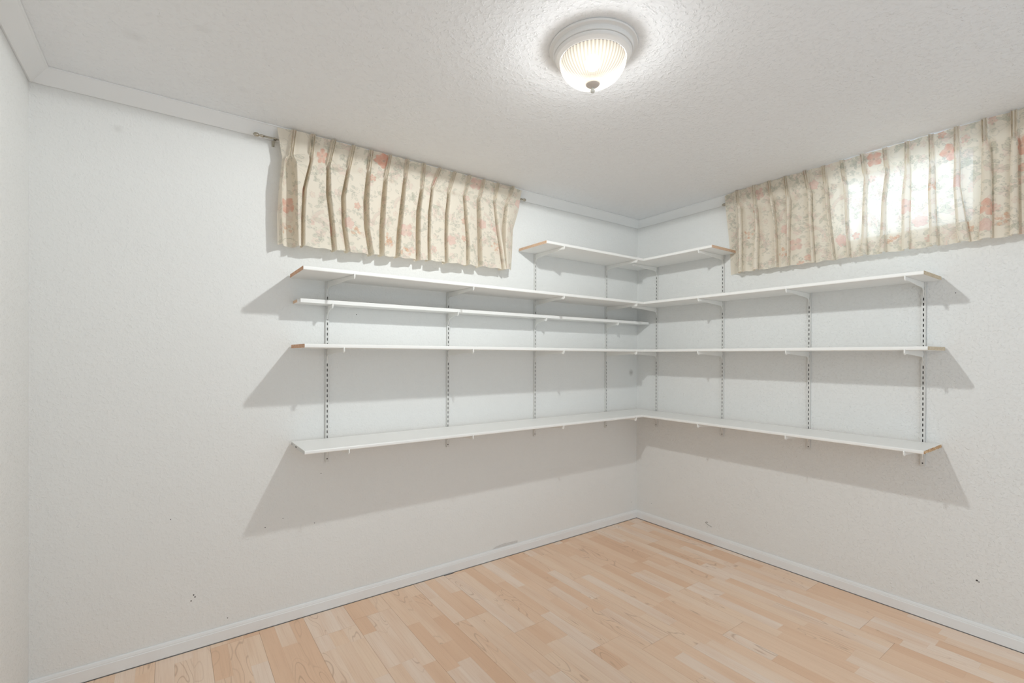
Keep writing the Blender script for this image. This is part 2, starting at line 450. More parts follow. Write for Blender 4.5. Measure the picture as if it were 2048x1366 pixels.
for s, z, r in [(-2.204, 1.474, .0022), (-2.377, .680, .002), (-2.549, .492, .0018), (-2.625, .465, .0022), (-2.407, .442, .0018), (-2.982, .573, .0018),
                (-2.901, .232, .0028), (-2.896, .222, .0028), (-2.910, .209, .0026), (-2.775, .093, .0022), (-0.057, .130, .002)]: dot(wb, 'y', s, z, r)
for s, z, r in [(-1.921, .253, .004), (-1.928, .249, .0025), (-0.143, .145, .002), (-1.843, 1.565, .0022)]: dot(wr, 'x', s, z, r)
bm = bmesh.new()       # curl of flaked paint on the right wall, small patch above the back baseboard
add_tube(bm, [(-0.0012, -0.590, .128), (-0.0012, -0.594, .134), (-0.0012, -0.600, .137), (-0.0012, -0.606, .134)], 0.0012, 6)
add_tube(bm, [(-0.0012, -0.590, .128), (-0.0012, -0.612, .118), (-0.0012, -0.634, .112)], 0.0008, 6)
obj('paint_flake', bm, M['nail'], wr)
bm = bmesh.new()
pp = [(-1.36, .066), (-1.33, .078), (-1.27, .084), (-1.20, .080), (-1.165, .080), (-1.165, .066)]
add_loft(bm, [[(a, -0.0002, b) for a, b in pp], [(a, -0.0012, b) for a, b in pp]])
obj('paint_patch', bm, M['scuff'], wb)

# ------------------------------------------------------------------ shelf standards
BACK = 0.0125     # standards stand 12 mm off the wall; shelves sit just in front
S_X = [-2.351, -1.677, -1.033, -0.359]
T_Y = [-0.189, -0.709, -1.228, -1.731]
Z_BOT = 0.737
def to_world(side, s, o_, z):
    return (s, -o_, z) if side == 'A' else (-o_, s, z)
def wbox(bm, side, s0, s1, o0, o1, z0, z1):
    if side == 'A': add_box(bm, s0, s1, -o1, -o0, z0, z1)
    else: add_box(bm, -o1, -o0, s0, s1, z0, z1)
def standard(side, s, ztop, label):
    t = thing('shelf_standard', label, 'shelf standard', to_world(side, s, 0, Z_BOT), 'slotted steel standards screwed to the walls')
    W, D, sw, sh = 0.0165, 0.0115, 0.0042, 0.0140
    bm = bmesh.new()
    wbox(bm, side, s - W/2, s - W/2 + 0.0014, 0.0005, D - 0.0012, Z_BOT, ztop)      # side flanges
    wbox(bm, side, s + W/2 - 0.0014, s + W/2, 0.0005, D - 0.0012, Z_BOT, ztop)
    wbox(bm, side, s - W/2, s - sw/2, D - 0.0012, D, Z_BOT, ztop)                   # face either side of the slots
    wbox(bm, side, s + sw/2, s + W/2, D - 0.0012, D, Z_BOT, ztop)
    z = Z_BOT; zs = Z_BOT + 0.040
    while zs + sh < ztop - 0.01:
        wbox(bm, side, s - sw/2, s + sw/2, D - 0.0012, D, z, zs); z = zs + sh; zs += 0.0254
    wbox(bm, side, s - sw/2, s + sw/2, D - 0.0012, D, z, ztop)
    part('channel', bm, M['steel'], t)
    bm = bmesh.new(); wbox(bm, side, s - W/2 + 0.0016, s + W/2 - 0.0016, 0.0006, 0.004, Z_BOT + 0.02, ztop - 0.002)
    part('slot_shade', bm, M['dark'], t)  # dark plate added behind the slots to imitate their shade
    for zc in (Z_BOT + 0.0145, Z_BOT + 0.270, Z_BOT + 0.522):
        bm = bmesh.new()
        bmesh.ops.create_uvsphere(bm, u_segments=10, v_segments=6, radius=0.0036 if zc < Z_BOT + .1 else 0.0026)
        bmesh.ops.translate(bm, verts=bm.verts, vec=to_world(side, s, D - 0.0015, zc))
        part('screw', bm, M['screw'], t, smooth=True)
ordw = ['farthest from the corner', 'second from the far end', 'third from the far end', 'nearest the corner']
for i, s in enumerate(S_X):
    standard('A', s, 1.629 if i < 2 else 1.932, f'{"taller " if i > 1 else ""}white slotted shelf standard on the back wall, {ordw[i]}')
for i, s in enumerate(T_Y):
    standard('B', s, 1.932 if i < 2 else 1.629, f'{"taller " if i < 2 else ""}white slotted shelf standard on the right wall, {ordw[3-i]}')

# ------------------------------------------------------------------ shelves
DEP = 0.286
def shelf(name, label, side, s0, s1, zb, th, dep, ends, front='round', group='white shelf boards around the corner'):
    """s0<s1 along the wall. ends: list of (which, material key, style)"""
    r = 0.0045
    prof = [(BACK, zb), (BACK, zb + th)]
    prof += [(dep - r + r * math.cos(a), zb + th - r + r * math.sin(a)) for a in (math.pi/2, math.pi*3/8, math.pi/4, math.pi/8, 0)]
    prof += [(dep - r + r * math.cos(a), zb + r + r * math.sin(a)) for a in (0, -math.pi/8, -math.pi/4, -math.pi*3/8, -math.pi/2)]
    t = thing(name, label, 'shelf', to_world(side, (s0 + s1) / 2, BACK, zb), group)
    bm = bmesh.new(); e = 0.0012
    a0 = s0 + (e if any(q[0] == 0 for q in ends) else 0); a1 = s1 - (e if any(q[0] == 1 for q in ends) else 0)
    if front == 'lip':
        # thin board with a separate front lip
        add_loft(bm, [[to_world(side, a, o_, z) for o_, z in ((BACK, zb), (BACK, zb + 0.014), (dep - 0.020, zb + 0.014), (dep - 0.020, zb))] for a in (a0, a1)])
    else:
        add_loft(bm, [[to_world(side, a, o_, z) for o_, z in prof] for a in (a0, a1)])
    b_ = part('board', bm, M['shelf'], t)
    if front == 'lip':
        bm = bmesh.new(); wbox(bm, side, s0 + 0.010, s1, dep - 0.0198, dep, zb - 0.001, zb + 0.0175)
        part('front_lip', bm, M['shelf'], t, bevel=0.0015)
    for (w_, mk, style) in ends:
        p0, p1 = (s0, s0 + e) if w_ == 0 else (s1 - e, s1)
        bm = bmesh.new()
        de = dep - (0.022 if front == 'lip' else 0.0)
        ft = 0.014 if front == 'lip' else th
        if style == 'split':
            mid = (BACK + de) / 2
            wbox(bm, side, p0, p1, BACK + 0.002, mid - 0.0015, zb + 0.0012, zb + ft - 0.001)
            wbox(bm, side, p0, p1, mid + 0.0015, de - 0.003, zb + 0.0012, zb + ft - 0.001)
        elif style == 'ragged':
            n = 26; up = []; lo = []
            for q in range(n + 1):
                o_ = BACK + 0.001 + (de - BACK - 0.003) * q / n
                up.append((o_, zb + ft - 0.0007 - random.random() * 0.0035)); lo.append((o_, zb + 0.0006 + random.random() * 0.002))
            for q in range(n):
                ring = [up[q], up[q+1], lo[q+1], lo[q]]
                add_loft(bm, [[to_world(side, p, o_, z) for o_, z in ring] for p in (p0 - 0.0004, p1)])
        else:
            wbox(bm, side, p0, p1, BACK + 0.001, de - 0.003, zb + 0.0008, zb + ft - 0.0007)
        cut = part('sawn_end', bm, M[mk], t)
        cut['label'] = {'chip_orange': 'raw orange-brown chipboard end', 'chip_tan': 'raw tan chipboard end', 'chip_beige': 'raw beige chipboard end', 'chip_rough': 'splintered raw chipboard end', 'edge_grey': 'grey banded end with two holes'}[mk]
        if style == 'holes':
            for oo, r_ in ((0.03, 0.0035), (0.115, 0.0048), (0.125, 0.0038)):
                bm = bmesh.new(); bmesh.ops.create_uvsphere(bm, u_segments=8, v_segments=6, radius=r_)
                bmesh.ops.scale(bm, verts=bm.verts, vec=(0.3, 1, 1)); bmesh.ops.translate(bm, verts=bm.verts, vec=to_world(side, p0, oo, zb + ft * 0.45))
                bmesh.ops.translate(bm, verts=bm.verts, vec=-t.location); obj('peg_hole', bm, M['nail'], cut)
    return t
CX = -BACK - 0.0005
levels = {}
shelf('shelf', 'short white top shelf on the back wall beside the left curtain, tan end', 'A', -1.171, CX, 1.9315, .0178, DEP, [(0, 'chip_tan', 'plain')])
shelf('shelf', 'long white second shelf on the back wall with split orange raw end', 'A', -2.523, CX, 1.6285, .0178, DEP, [(0, 'chip_orange', 'split')])
shelf('shelf', 'long narrow white shelf on the back wall squeezed between two deeper shelves', 'A', -2.509, -0.014, 1.507, .0165, 0.122, [(0, 'chip_tan', 'plain')], front='lip')
shelf('shelf', 'long white eye-level shelf on the back wall with orange raw end', 'A', -2.517, CX, 1.2955, .0175, DEP, [(0, 'chip_orange', 'plain')])
shelf('shelf', 'long white lowest shelf on the back wall with grey banded end', 'A', -2.516, CX, 0.8375, .0165, DEP, [(0, 'edge_grey', 'holes')])
shelf('shelf', 'short white top shelf on the right wall, its tan end against the curtain', 'B', -0.797, -DEP - 0.0008, 1.9315, .0178, DEP, [(0, 'chip_tan', 'plain')])
shelf('shelf', 'long white upper shelf on the right wall with beige raw end', 'B', -1.796, -DEP - 0.0008, 1.6285, .0178, DEP, [(0, 'chip_beige', 'plain')])
shelf('shelf', 'long white eye-level shelf on the right wall with beige raw end', 'B', -1.811, -DEP - 0.0008, 1.2955, .0175, DEP, [(0, 'chip_beige', 'plain')])
shelf('shelf', 'long white lowest shelf on the right wall with splintered raw end', 'B', -1.800, -DEP - 0.0008, 0.8375, .0165, DEP, [(0, 'chip_rough', 'ragged')])

# ------------------------------------------------------------------ brackets
def smooth_poly(ctrl, n=6):
    """catmull-rom through control points"""
    P = [Vector((a, b)) for a, b in ctrl]; out = []
    for i in range(len(P) - 1):
        p0, p1, p2, p3 = P[max(i-1, 0)], P[i], P[i+1], P[min(i+2, len(P)-1)]
        for k in range(n):
            t = k / n
            out.append(0.5 * ((2*p1) + (-p0+p2)*t + (2*p0-5*p1+4*p2-p3)*t*t + (-p0+3*p1-3*p2+p3)*t**3))
    out.append(P[-1]); return [(q.x, q.y) for q in out]
def bracket(side, s, zb, length, label, skew=0.0):
    t = thing('shelf_bracket', label, 'bracket', to_world(side, s, BACK, zb - 0.03), 'curved steel shelf brackets')
    Lb = length - 0.012
    if length > 0.2:
        low = smooth_poly([(0.0118, -0.068), (0.017, -0.046), (0.024, -0.034), (0.045, -0.0290), (0.12, -0.0245), (Lb * 0.8, -0.0180), (Lb, -0.0165)])
    else:
        low = smooth_poly([(0.0118, -0.066), (0.018, -0.046), (0.034, -0.031), (0.070, -0.022), (0.098, -0.0175), (Lb, -0.0155)])
    poly = [(0.0118, -0.0008), ] + low + [(Lb, -0.0008)]
    hw = 0.0017
    def wp(o_, z, d):
        return to_world(side, s + d + skew * (o_ - 0.012) / (length - 0.012), o_, zb + z)
    bm = bmesh.new()
    add_loft(bm, [[wp(o_, z, d) for o_, z in poly] for d in (-hw, hw)])
    part('blade', bm, M['bracket'], t)
    # rolled tip that hooks round the front edge of the shelf
    tip = [(Lb + 0.0002, -0.0012), (Lb + 0.0002, -0.0165), (Lb + 0.004, -0.0195), (length + 0.001, -0.0185), (length + 0.0050, -0.0120), (length + 0.0055, 0.0015), (length + 0.004, 0.0045), (length + 0.0008, 0.0045), (length + 0.0008, -0.0012)]
    bm = bmesh.new()
    add_loft(bm, [[wp(o_, z, d) for o_, z in tip] for d in (-0.0028, 0.0028)])
    part('tip', bm, M['bracket'], t, bevel=0.0008)
    # tangs hooked into the standard
    bm = bmesh.new()
    for dz in (-0.016, -0.0415):
        add_loft(bm, [[to_world(side, s + d, o_, zb + z) for o_, z in ((0.006, dz - 0.007), (0.0119, dz - 0.005), (0.0119, dz + 0.005), (0.006, dz + 0.002))] for d in (-0.0012, 0.0012)])
    part('tang', bm, M['bracket'], t)
rows = {'top': (1.9315, 'short top'), 'second': (1.6285, 'second'), 'narrow': (1.507, 'narrow'), 'eye': (1.2955, 'eye-level'), 'low': (0.8375, 'lowest')}
pos = ['farthest from the corner', 'second from the far end', 'third from the far end', 'nearest the corner']
skews = {('second', 0): 0.045, ('low', 0): 0.023, ('narrow', 0): -0.005}
for rk, (zb, rn) in rows.items():
    for i, s in enumerate(S_X):
        if rk == 'top' and i < 2: continue
        if rk == 'narrow': zb2 = 1.506
        else: zb2 = zb
        bracket('A', s, zb2, 0.1225 if rk == 'narrow' else DEP + 0.001, f'white curved bracket under the {rn} back wall shelf, {pos[i]}', skews.get((rk, i), 0))
    if rk == 'narrow': continue
    for i, s in enumerate(T_Y):
        if rk == 'top' and i > 1: continue
        bracket('B', s, zb, DEP + 0.001, f'white curved bracket under the {"upper" if rk == "second" else rn} right wall shelf, {pos[3-i]}')

# ------------------------------------------------------------------ curtains

# fold tables, metres along the wall: per pleat, (left edge, right edge) of its fold at five heights from heading to hem
FA = [[(-2.5184,-2.5184),(-2.5553,-2.5139),(-2.5685,-2.5093),(-2.5682,-2.5091),(-2.5638,-2.5045)],
 [(-2.4355,-2.4355),(-2.4519,-2.4441),(-2.4812,-2.4703),(-2.4875,-2.4766),(-2.4872,-2.4764)],
 [(-2.3395,-2.3395),(-2.3738,-2.3625),(-2.3761,-2.3599),(-2.3596,-2.3433),(-2.3477,-2.3312)],
 [(-2.2459,-2.2459),(-2.2778,-2.2676),(-2.3034,-2.2890),(-2.3007,-2.2863),(-2.2812,-2.2666)],
 [(-2.1555,-2.1555),(-2.1797,-2.1654),(-2.1930,-2.1727),(-2.1901,-2.1698),(-2.1669,-2.1464)],
 [(-2.0582,-2.0582),(-2.0896,-2.0766),(-2.1028,-2.0842),(-2.1103,-2.0918),(-2.1099,-2.0914)],
 [(-1.9618,-1.9618),(-1.9844,-1.9727),(-2.0001,-1.9835),(-2.0163,-1.9997),(-2.0241,-2.0076)],
 [(-1.8668,-1.8668),(-1.8846,-1.8723),(-1.9068,-1.8894),(-1.9093,-1.8919),(-1.9089,-1.8915)],
 [(-1.7706,-1.7706),(-1.8251,-1.8188),(-1.8423,-1.8334),(-1.8448,-1.8359),(-1.8414,-1.8325)],
 [(-1.6765,-1.6765),(-1.7230,-1.7141),(-1.7388,-1.7262),(-1.7414,-1.7289),(-1.7378,-1.7253)],
 [(-1.5817,-1.5817),(-1.6202,-1.6110),(-1.6105,-1.5973),(-1.5968,-1.5835),(-1.5963,-1.5830)],
 [(-1.4829,-1.4829),(-1.5244,-1.5100),(-1.5232,-1.5026),(-1.5193,-1.4986),(-1.5153,-1.4946)],
 [(-1.3834,-1.3834),(-1.4144,-1.4081),(-1.3986,-1.3895),(-1.3726,-1.3635),(-1.3501,-1.3409)],
 [(-1.2721,-1.2721),(-1.3297,-1.3167),(-1.3494,-1.3310),(-1.3525,-1.3341),(-1.3409,-1.3224)]]
FB = [[(0.8452,0.8452),(0.8428,0.8651),(0.8467,0.8722),(0.8474,0.8713),(0.8482,0.8704)],
 [(0.9510,0.9510),(0.9487,0.9638),(0.9585,0.9735),(0.9487,0.9727),(0.9388,0.9720)],
 [(1.0394,1.0394),(1.0430,1.0601),(1.0665,1.0750),(1.0700,1.0799),(1.0736,1.0848)],
 [(1.1289,1.1289),(1.1323,1.1539),(1.1385,1.1520),(1.1392,1.1500),(1.1399,1.1480)],
 [(1.2318,1.2318),(1.2427,1.2629),(1.2485,1.2637),(1.2568,1.2719),(1.2651,1.2801)],
 [(1.3238,1.3238),(1.3293,1.3437),(1.3396,1.3516),(1.3547,1.3653),(1.3695,1.3789)],
 [(1.4107,1.4107),(1.4160,1.4318),(1.4235,1.4370),(1.4298,1.4422),(1.4362,1.4474)],
 [(1.5015,1.5015),(1.5065,1.5236),(1.5008,1.5179),(1.4972,1.5197),(1.4936,1.5215)],
 [(1.5952,1.5952),(1.5979,1.6120),(1.5845,1.6007),(1.5791,1.5994),(1.5737,1.5981)],
 [(1.6832,1.6832),(1.6706,1.6952),(1.6597,1.6959),(1.6605,1.6938),(1.6612,1.6917)],
 [(1.7713,1.7713),(1.7631,1.7844),(1.7584,1.7868),(1.7627,1.7910),(1.7670,1.7952)],
 [(1.8590,1.8590),(1.8496,1.8696),(1.8470,1.8703),(1.8536,1.8874),(1.8601,1.9043)],
 [(1.9474,1.9474),(1.9371,1.9650),(1.9378,1.9703),(1.9346,1.9718),(1.9314,1.9732)],
 [(2.0372,2.0372),(2.0278,2.0494),(2.0241,2.0487),(2.0248,2.0508),(2.0255,2.0529)],
 [(2.1260,2.1260),(2.1160,2.1390),(2.1160,2.1390),(2.1160,2.1390),(2.1160,2.1390)],
 [(2.2140,2.2140),(2.2040,2.2270),(2.2040,2.2270),(2.2040,2.2270),(2.2040,2.2270)],
 [(2.3030,2.3030),(2.2930,2.3160),(2.2930,2.3160),(2.2930,2.3160),(2.2930,2.3160)]]
MOT_A = [('poppy',-2.538,1.961), ('berry',-2.551,1.851), ('arc',-2.530,1.798), ('poppy',-2.408,2.211), ('rose',-2.365,1.870), ('rose',-2.480,2.035), ('leaf',-2.483,2.256), ('leaf',-2.374,2.258), ('ribbon',-2.427,1.918), ('sprig',-2.410,1.827), ('leaf',-2.388,1.996), ('sprig',-2.416,2.089), ('sprig',-2.342,2.183), ('poppy',-2.115,2.269), ('small',-2.160,2.158), ('small',-2.191,2.024), ('small',-2.228,2.002), ('rose',-2.277,1.908), ('small',-2.359,1.882), ('ribbon',-2.133,1.963), ('leaf',-2.354,2.044), ('tend',-2.235,2.074), ('sprig',-2.247,1.992), ('leaf',-2.201,2.254), ('berry',-2.240,1.889), ('berry',-2.061,1.867), ('poppy',-2.118,2.262), ('leaf',-2.031,2.277), ('rose',-1.840,2.217), ('leaf',-1.942,2.287), ('ribbon',-2.024,2.069), ('poppy',-1.966,1.918), ('small',-2.006,1.986), ('berry',-1.962,1.809), ('sprig',-1.938,2.016), ('ribbon',-1.763,2.059), ('leaf',-1.796,2.077), ('leaf',-1.743,2.281), ('sprig',-1.809,1.985), ('poppy',-1.543,2.263), ('small',-1.587,2.159), ('small',-1.616,2.023), ('sprig',-1.673,1.976), ('tend',-1.550,2.065), ('leaf',-1.653,2.295), ('leaf',-1.951,2.106), ('rose',-1.497,2.023), ('rose',-1.263,2.209), ('poppy',-1.388,2.002), ('berry',-1.420,1.900), ('ribbon',-1.444,2.064), ('sprig',-1.452,2.205), ('sprig',-1.564,1.861), ('rose',-1.707,1.898), ('small',-1.815,1.834), ('small',-1.931,1.813), ('tend',-1.874,1.909), ('leaf',-1.557,1.862), ('berry',-2.065,1.847), ('sprig',-2.060,2.180), ('sprig',-1.770,2.166), ('tend',-1.638,2.156), ('leaf',-1.421,2.276), ('small',-1.623,1.922)]
MOT_B = [('leaf',0.774,2.280), ('poppy',0.991,2.249), ('leaf',0.914,2.260), ('leaf',1.083,2.262), ('sprig',0.802,2.206), ('ribbon',0.814,2.059), ('small',0.956,2.151), ('small',0.952,2.045), ('tend',1.002,2.069), ('sprig',1.092,2.191), ('rose',1.287,2.217), ('leaf',1.161,2.288), ('leaf',1.214,2.257), ('ribbon',1.116,2.102), ('rose',1.126,2.002), ('poppy',1.176,1.900), ('small',1.234,1.810), ('small',1.199,1.782), ('ribbon',0.992,1.971), ('berry',0.842,1.874), ('rose',0.842,1.890), ('sprig',1.018,1.830), ('sprig',1.287,2.101), ('leaf',1.317,2.025), ('ribbon',1.384,2.085), ('ribbon',1.300,1.955), ('sprig',1.220,1.982), ('berry',0.905,2.014), ('leaf',0.921,1.954), ('sprig',1.309,1.857), ('rose',1.405,1.871), ('sprig',1.397,1.961), ('berry',1.108,1.869), ('leaf',1.171,2.117), ('poppy',1.547,2.266), ('leaf',1.482,2.264), ('leaf',1.433,2.286), ('leaf',1.644,2.279), ('small',1.530,2.171), ('tend',1.558,2.068), ('sprig',1.624,2.125), ('leaf',1.730,2.292), ('small',1.809,2.293), ('poppy',1.838,2.205), ('small',1.888,2.244), ('tend',1.773,2.157), ('leaf',1.908,2.082), ('ribbon',1.919,2.047), ('leaf',1.881,2.122), ('rose',1.866,2.058), ('poppy',1.679,1.990), ('rose',1.726,1.912), ('sprig',1.723,2.062), ('ribbon',1.544,1.966), ('sprig',1.756,2.206), ('berry',1.625,1.849), ('sprig',1.652,1.957), ('leaf',1.815,1.966), ('sprig',1.787,1.914), ('berry',1.778,2.068), ('tend',1.698,1.851), ('small',1.758,1.822), ('ribbon',1.828,1.824), ('berry',1.882,1.844), ('poppy',1.963,1.917), ('rose',1.953,1.839), ('small',1.981,1.913), ('berry',2.003,1.863), ('sprig',1.920,1.934), ('leaf',1.974,2.051), ('sprig',2.001,2.112), ('leaf',1.925,2.297), ('small',1.976,2.292), ('leaf',2.007,2.284), ('tend',1.980,2.235), ('leaf',1.987,2.172), ('poppy',2.056,2.157), ('small',2.056,2.064), ('small',2.060,2.010), ('leaf',2.033,1.988), ('sprig',2.044,1.887), ('leaf',2.041,1.824), ('ribbon',2.064,1.799), ('sprig',1.922,2.160), ('tend',1.985,1.987), ('rose',1.395,1.883), ('small',1.469,1.892), ('sprig',1.564,1.838), ('leaf',1.911,2.143)]

NC_SEG = 7      # mesh columns per control span
def paint(mot, w_of_q, w_max, z_hi, z_lo, seed):
    """printed floral pattern of the cloth, rasterised once in flat cloth coordinates"""
    res = 1000.0
    Wp = int(w_max * res) + 4; Hp = int((z_hi - z_lo) * res) + 4
    img = np.empty((Hp, Wp, 3)); img[:] = (0.870, 0.808, 0.705)
    rg = np.random.default_rng(seed)
    GREEN = (0.52, 0.54, 0.43); GREY = (0.46, 0.44, 0.39); RED = (0.79, 0.37, 0.27); PINK = (0.81, 0.52, 0.46); ROSE = (0.82, 0.56, 0.50); BROWN = (0.62, 0.36, 0.24)
    def win(cx, cy, r):
        px, py = cx * res, (z_hi - cy) * res
        x0, x1 = max(0, int(px - r * res)), min(Wp, int(px + r * res) + 1)
        y0, y1 = max(0, int(py - r * res)), min(Hp, int(py + r * res) + 1)
        if x1 <= x0 or y1 <= y0: return None
        yy, xx = np.mgrid[y0:y1, x0:x1]
        return (slice(y0, y1), slice(x0, x1)), (xx - px) / res, -(yy - py) / res
    def put(sl, a, col):
        a = np.clip(a, 0, 1)[..., None]
        img[sl] = img[sl] * (1 - a) + np.array(col) * a
    def soft(d, e=0.0008): return np.clip(0.5 - d / e, 0, 1)
    def flower(cx, cy, r, n, col, alpha, ph, inner=True):
        q = win(cx, cy, r * 1.25)
        if q is None: return
        sl, x, y = q; d = np.hypot(x, y); th = np.arctan2(y, x) + ph
        edge = r * (0.50 + 0.46 * np.abs(np.cos(th * n / 2)) ** 0.6 + 0.04 * np.sin(th * 9))
        put(sl, soft(d - edge, 0.002) * alpha * (0.72 + 0.28 * np.cos(th * n) * np.clip(d / r, 0, 1)), col)
        put(sl, soft(np.abs(d - edge) - 0.0006) * 0.45, tuple(c * 0.72 for c in col))
        put(sl, soft(np.abs(np.sin(th * n / 2)) * d - 0.0005) * (d < edge * 0.85) * 0.35, tuple(c * 0.8 for c in col))
        if inner:
            put(sl, soft(np.abs(d - r * 0.22) - 0.0008) * 0.55, (0.88, 0.78, 0.62))
            put(sl, soft(d - r * 0.12, 0.002) * 0.5, GREY)
    def rose(cx, cy, r, col, alpha, ph):
        q = win(cx, cy, r * 1.25)
        if q is None: return
        sl, x, y = q; d = np.hypot(x, y * 1.08); th = np.arctan2(y, x) + ph
        edge = r * (0.9 + 0.10 * np.sin(5 * th) + 0.05 * np.sin(11 * th))
        put(sl, soft(d - edge, 0.002) * alpha, col)
        sp = np.abs(((d / r * 3.2 + th / (2 * np.pi)) % 1) - 0.5)
        put(sl, soft((sp - 0.07) * 0.006) * (d < edge) * 0.45, (0.90, 0.78, 0.68))
        put(sl, soft(np.abs(d - edge) - 0.0005) * 0.45, tuple(c * 0.7 for c in col))
    def leaf(cx, cy, ln, ang, col=GREEN, alpha=0.42):
        q = win(cx, cy, ln)
        if q is None: return
        sl, x, y = q; c, s = math.cos(ang), math.sin(ang); u = x * c + y * s; v = -x * s + y * c
        t = np.clip(u / ln, 0, 1); hw = ln * 0.24 * np.sin(np.pi * t) ** 0.8
        inside = (u > 0) & (u < ln)
        put(sl, soft(np.abs(v) - hw) * inside * alpha, col)
        put(sl, soft(np.abs(np.abs(v) - hw) - 0.0007) * inside * 0.6, GREY)
        put(sl, soft(np.abs(v) - 0.0004) * inside * 0.5, GREY)
    def curve(pts, w_, col, alpha):
        P = np.array(pts); cx, cy = P.mean(0); r = np.abs(P - (cx, cy)).max() + w_ + 0.003
        q = win(cx, cy, r)
        if q is None: return
        sl, x, y = q; x = x + cx; y = y + cy; dm = np.full(x.shape, 9.0)
        for (ax, ay), (bx, by) in zip(P, P[1:]):
            ux, uy = bx - ax, by - ay; L2 = ux * ux + uy * uy + 1e-12
            t = np.clip(((x - ax) * ux + (y - ay) * uy) / L2, 0, 1)
            dm = np.minimum(dm, np.hypot(x - ax - t * ux, y - ay - t * uy))
        put(sl, soft(dm - w_) * alpha, col)
    def arc(cx, cy, r, a0, a1, n=18): return [(cx + r * math.cos(a0 + (a1 - a0) * k / n), cy + r * math.sin(a0 + (a1 - a0) * k / n)) for k in range(n + 1)]
    def ribbon(cx, cy, flip, ph):
        r0 = 0.062
        ox = cx + flip * 0.045; oy = cy - 0.035
        a0, a1 = (1.7, 3.3) if flip > 0 else (-0.15, 1.45)
        for k in range(9):
            col = [PINK, (0.66, 0.58, 0.52), (0.72, 0.66, 0.58)][k % 3]
            curve(arc(ox, oy, r0 - 0.0075 + k * 0.0018, a0, a1), 0.0008, col, 0.50)
        curve(arc(ox, oy, r0 - 0.009, a0, a1), 0.0005, GREY, 0.55); curve(arc(ox, oy, r0 + 0.009, a0, a1), 0.0005, GREY, 0.55)
    def sprig(cx, cy, ang, sc_=1.0, alpha=0.5):
        pts = []; x, y, a = cx, cy, ang; cur = rg.uniform(-1, 1) * 26
        for k in range(14):
            pts.append((x, y)); x += 0.0048 * sc_ * math.cos(a); y += 0.0048 * sc_ * math.sin(a); a += cur * 0.0045
            if k % 3 == 1:
                leaf(x, y, 0.018 * sc_, a + (0.9 if k % 2 else -0.9), alpha=0.20)
        curve(pts, 0.0008, GREY, alpha)
    def tendril(cx, cy, ph, alpha=0.45):
        pts = []
        for k in range(34):
            t = k / 33; r = 0.004 + 0.022 * t
            pts.append((cx + r * math.cos(ph + 7.5 * t), cy + r * math.sin(ph + 7.5 * t)))
        curve(pts, 0.0008, GREY, alpha)
    # light background of scrolling outlines
    for gx in np.arange(0.015, w_max, 0.047):
        for gy in np.arange(z_lo + 0.015, z_hi, 0.048):
            x, y = gx + rg.uniform(-.02, .02), gy + rg.uniform(-.02, .02); k = rg.integers(0, 5)
            a = rg.uniform(0, 6.28)
            if k == 0: sprig(x, y, a, 1.0, 0.45)
            elif k == 1: tendril(x, y, a, 0.38)
            elif k == 2: leaf(x, y, 0.030, a, alpha=0.30); leaf(x, y, 0.026, a + 1.5, alpha=0.30)
            elif k == 3: leaf(x, y, 0.026, a, alpha=0.22); curve([(x, y), (x + 0.03 * math.cos(a + 2.5), y + 0.03 * math.sin(a + 2.5))], 0.0007, GREY, 0.4)
            else: flower(x, y, 0.016, 5, (0.80, 0.62, 0.54), 0.42, a, True)
    for gx in np.arange(0.05, w_max, 0.105):
        for gy in np.arange(z_lo + 0.05, z_hi, 0.12):
            x, y, a = gx + rg.uniform(-.04, .04), gy + rg.uniform(-.04, .04), rg.uniform(0, 6.28)
            if rg.random() < 0.5: rose(x, y, 0.021, (0.82, 0.64, 0.58), 0.45, a)
            else: flower(x, y, 0.026, 5, (0.82, 0.62, 0.57), 0.42, a)
            leaf(x, y, 0.044, a + 1, alpha=0.26); leaf(x, y, 0.040, a + 3.4, alpha=0.26)
    order = {'ribbon': 0, 'arc': 1, 'tend': 2, 'sprig': 3, 'leaf': 4, 'berry': 5, 'small': 6, 'rose': 7, 'poppy': 8}
    for kind, q, z in sorted(mot, key=lambda t: order[t[0]]):
        x = float(w_of_q(q)); ph = rg.uniform(0, 6.28)
        if kind == 'ribbon': ribbon(x, z, 1 if rg.random() < 0.65 else -1, ph)
        elif kind == 'arc': curve(arc(x, z - 0.045, 0.055, 0.6, 2.6), 0.0008, (0.30, 0.32, 0.22), 0.7)
        elif kind == 'tend': tendril(x, z, ph)
        elif kind == 'sprig': sprig(x, z, ph, 1.25); sprig(x, z, ph + 2.2, 1.0)
        elif kind == 'leaf': leaf(x, z, 0.036, ph); leaf(x, z, 0.030, ph + 1.2); leaf(x, z, 0.024, ph + 2.6)
        elif kind == 'berry':
            for k in range(8):
                bx, by = x + rg.uniform(-.026, .026), z + rg.uniform(-.024, .024)
                curve([(x, z), (bx, by)], 0.0004, BROWN, 0.35); flower(bx, by, 0.0075, 5, (0.80, 0.44, 0.28), 0.60, ph + k, True)
        elif kind == 'small':
            flower(x, z, 0.019, 5, RED if rg.random() < 0.5 else PINK, 0.62, ph); leaf(x, z - 0.012, 0.015, ph)
        elif kind == 'rose':
            leaf(x, z, 0.036, ph, alpha=0.3); leaf(x, z, 0.036, ph + 2.4, alpha=0.3); rose(x, z, 0.032, ROSE, 0.70, ph)
        elif kind == 'poppy':
            flower(x, z, 0.040, 4 + int(rg.random() < 0.5), RED if (rg.random() < 0.45 or q < -2.5 or q > 2.04) else PINK, 0.75, ph)
    return img, res

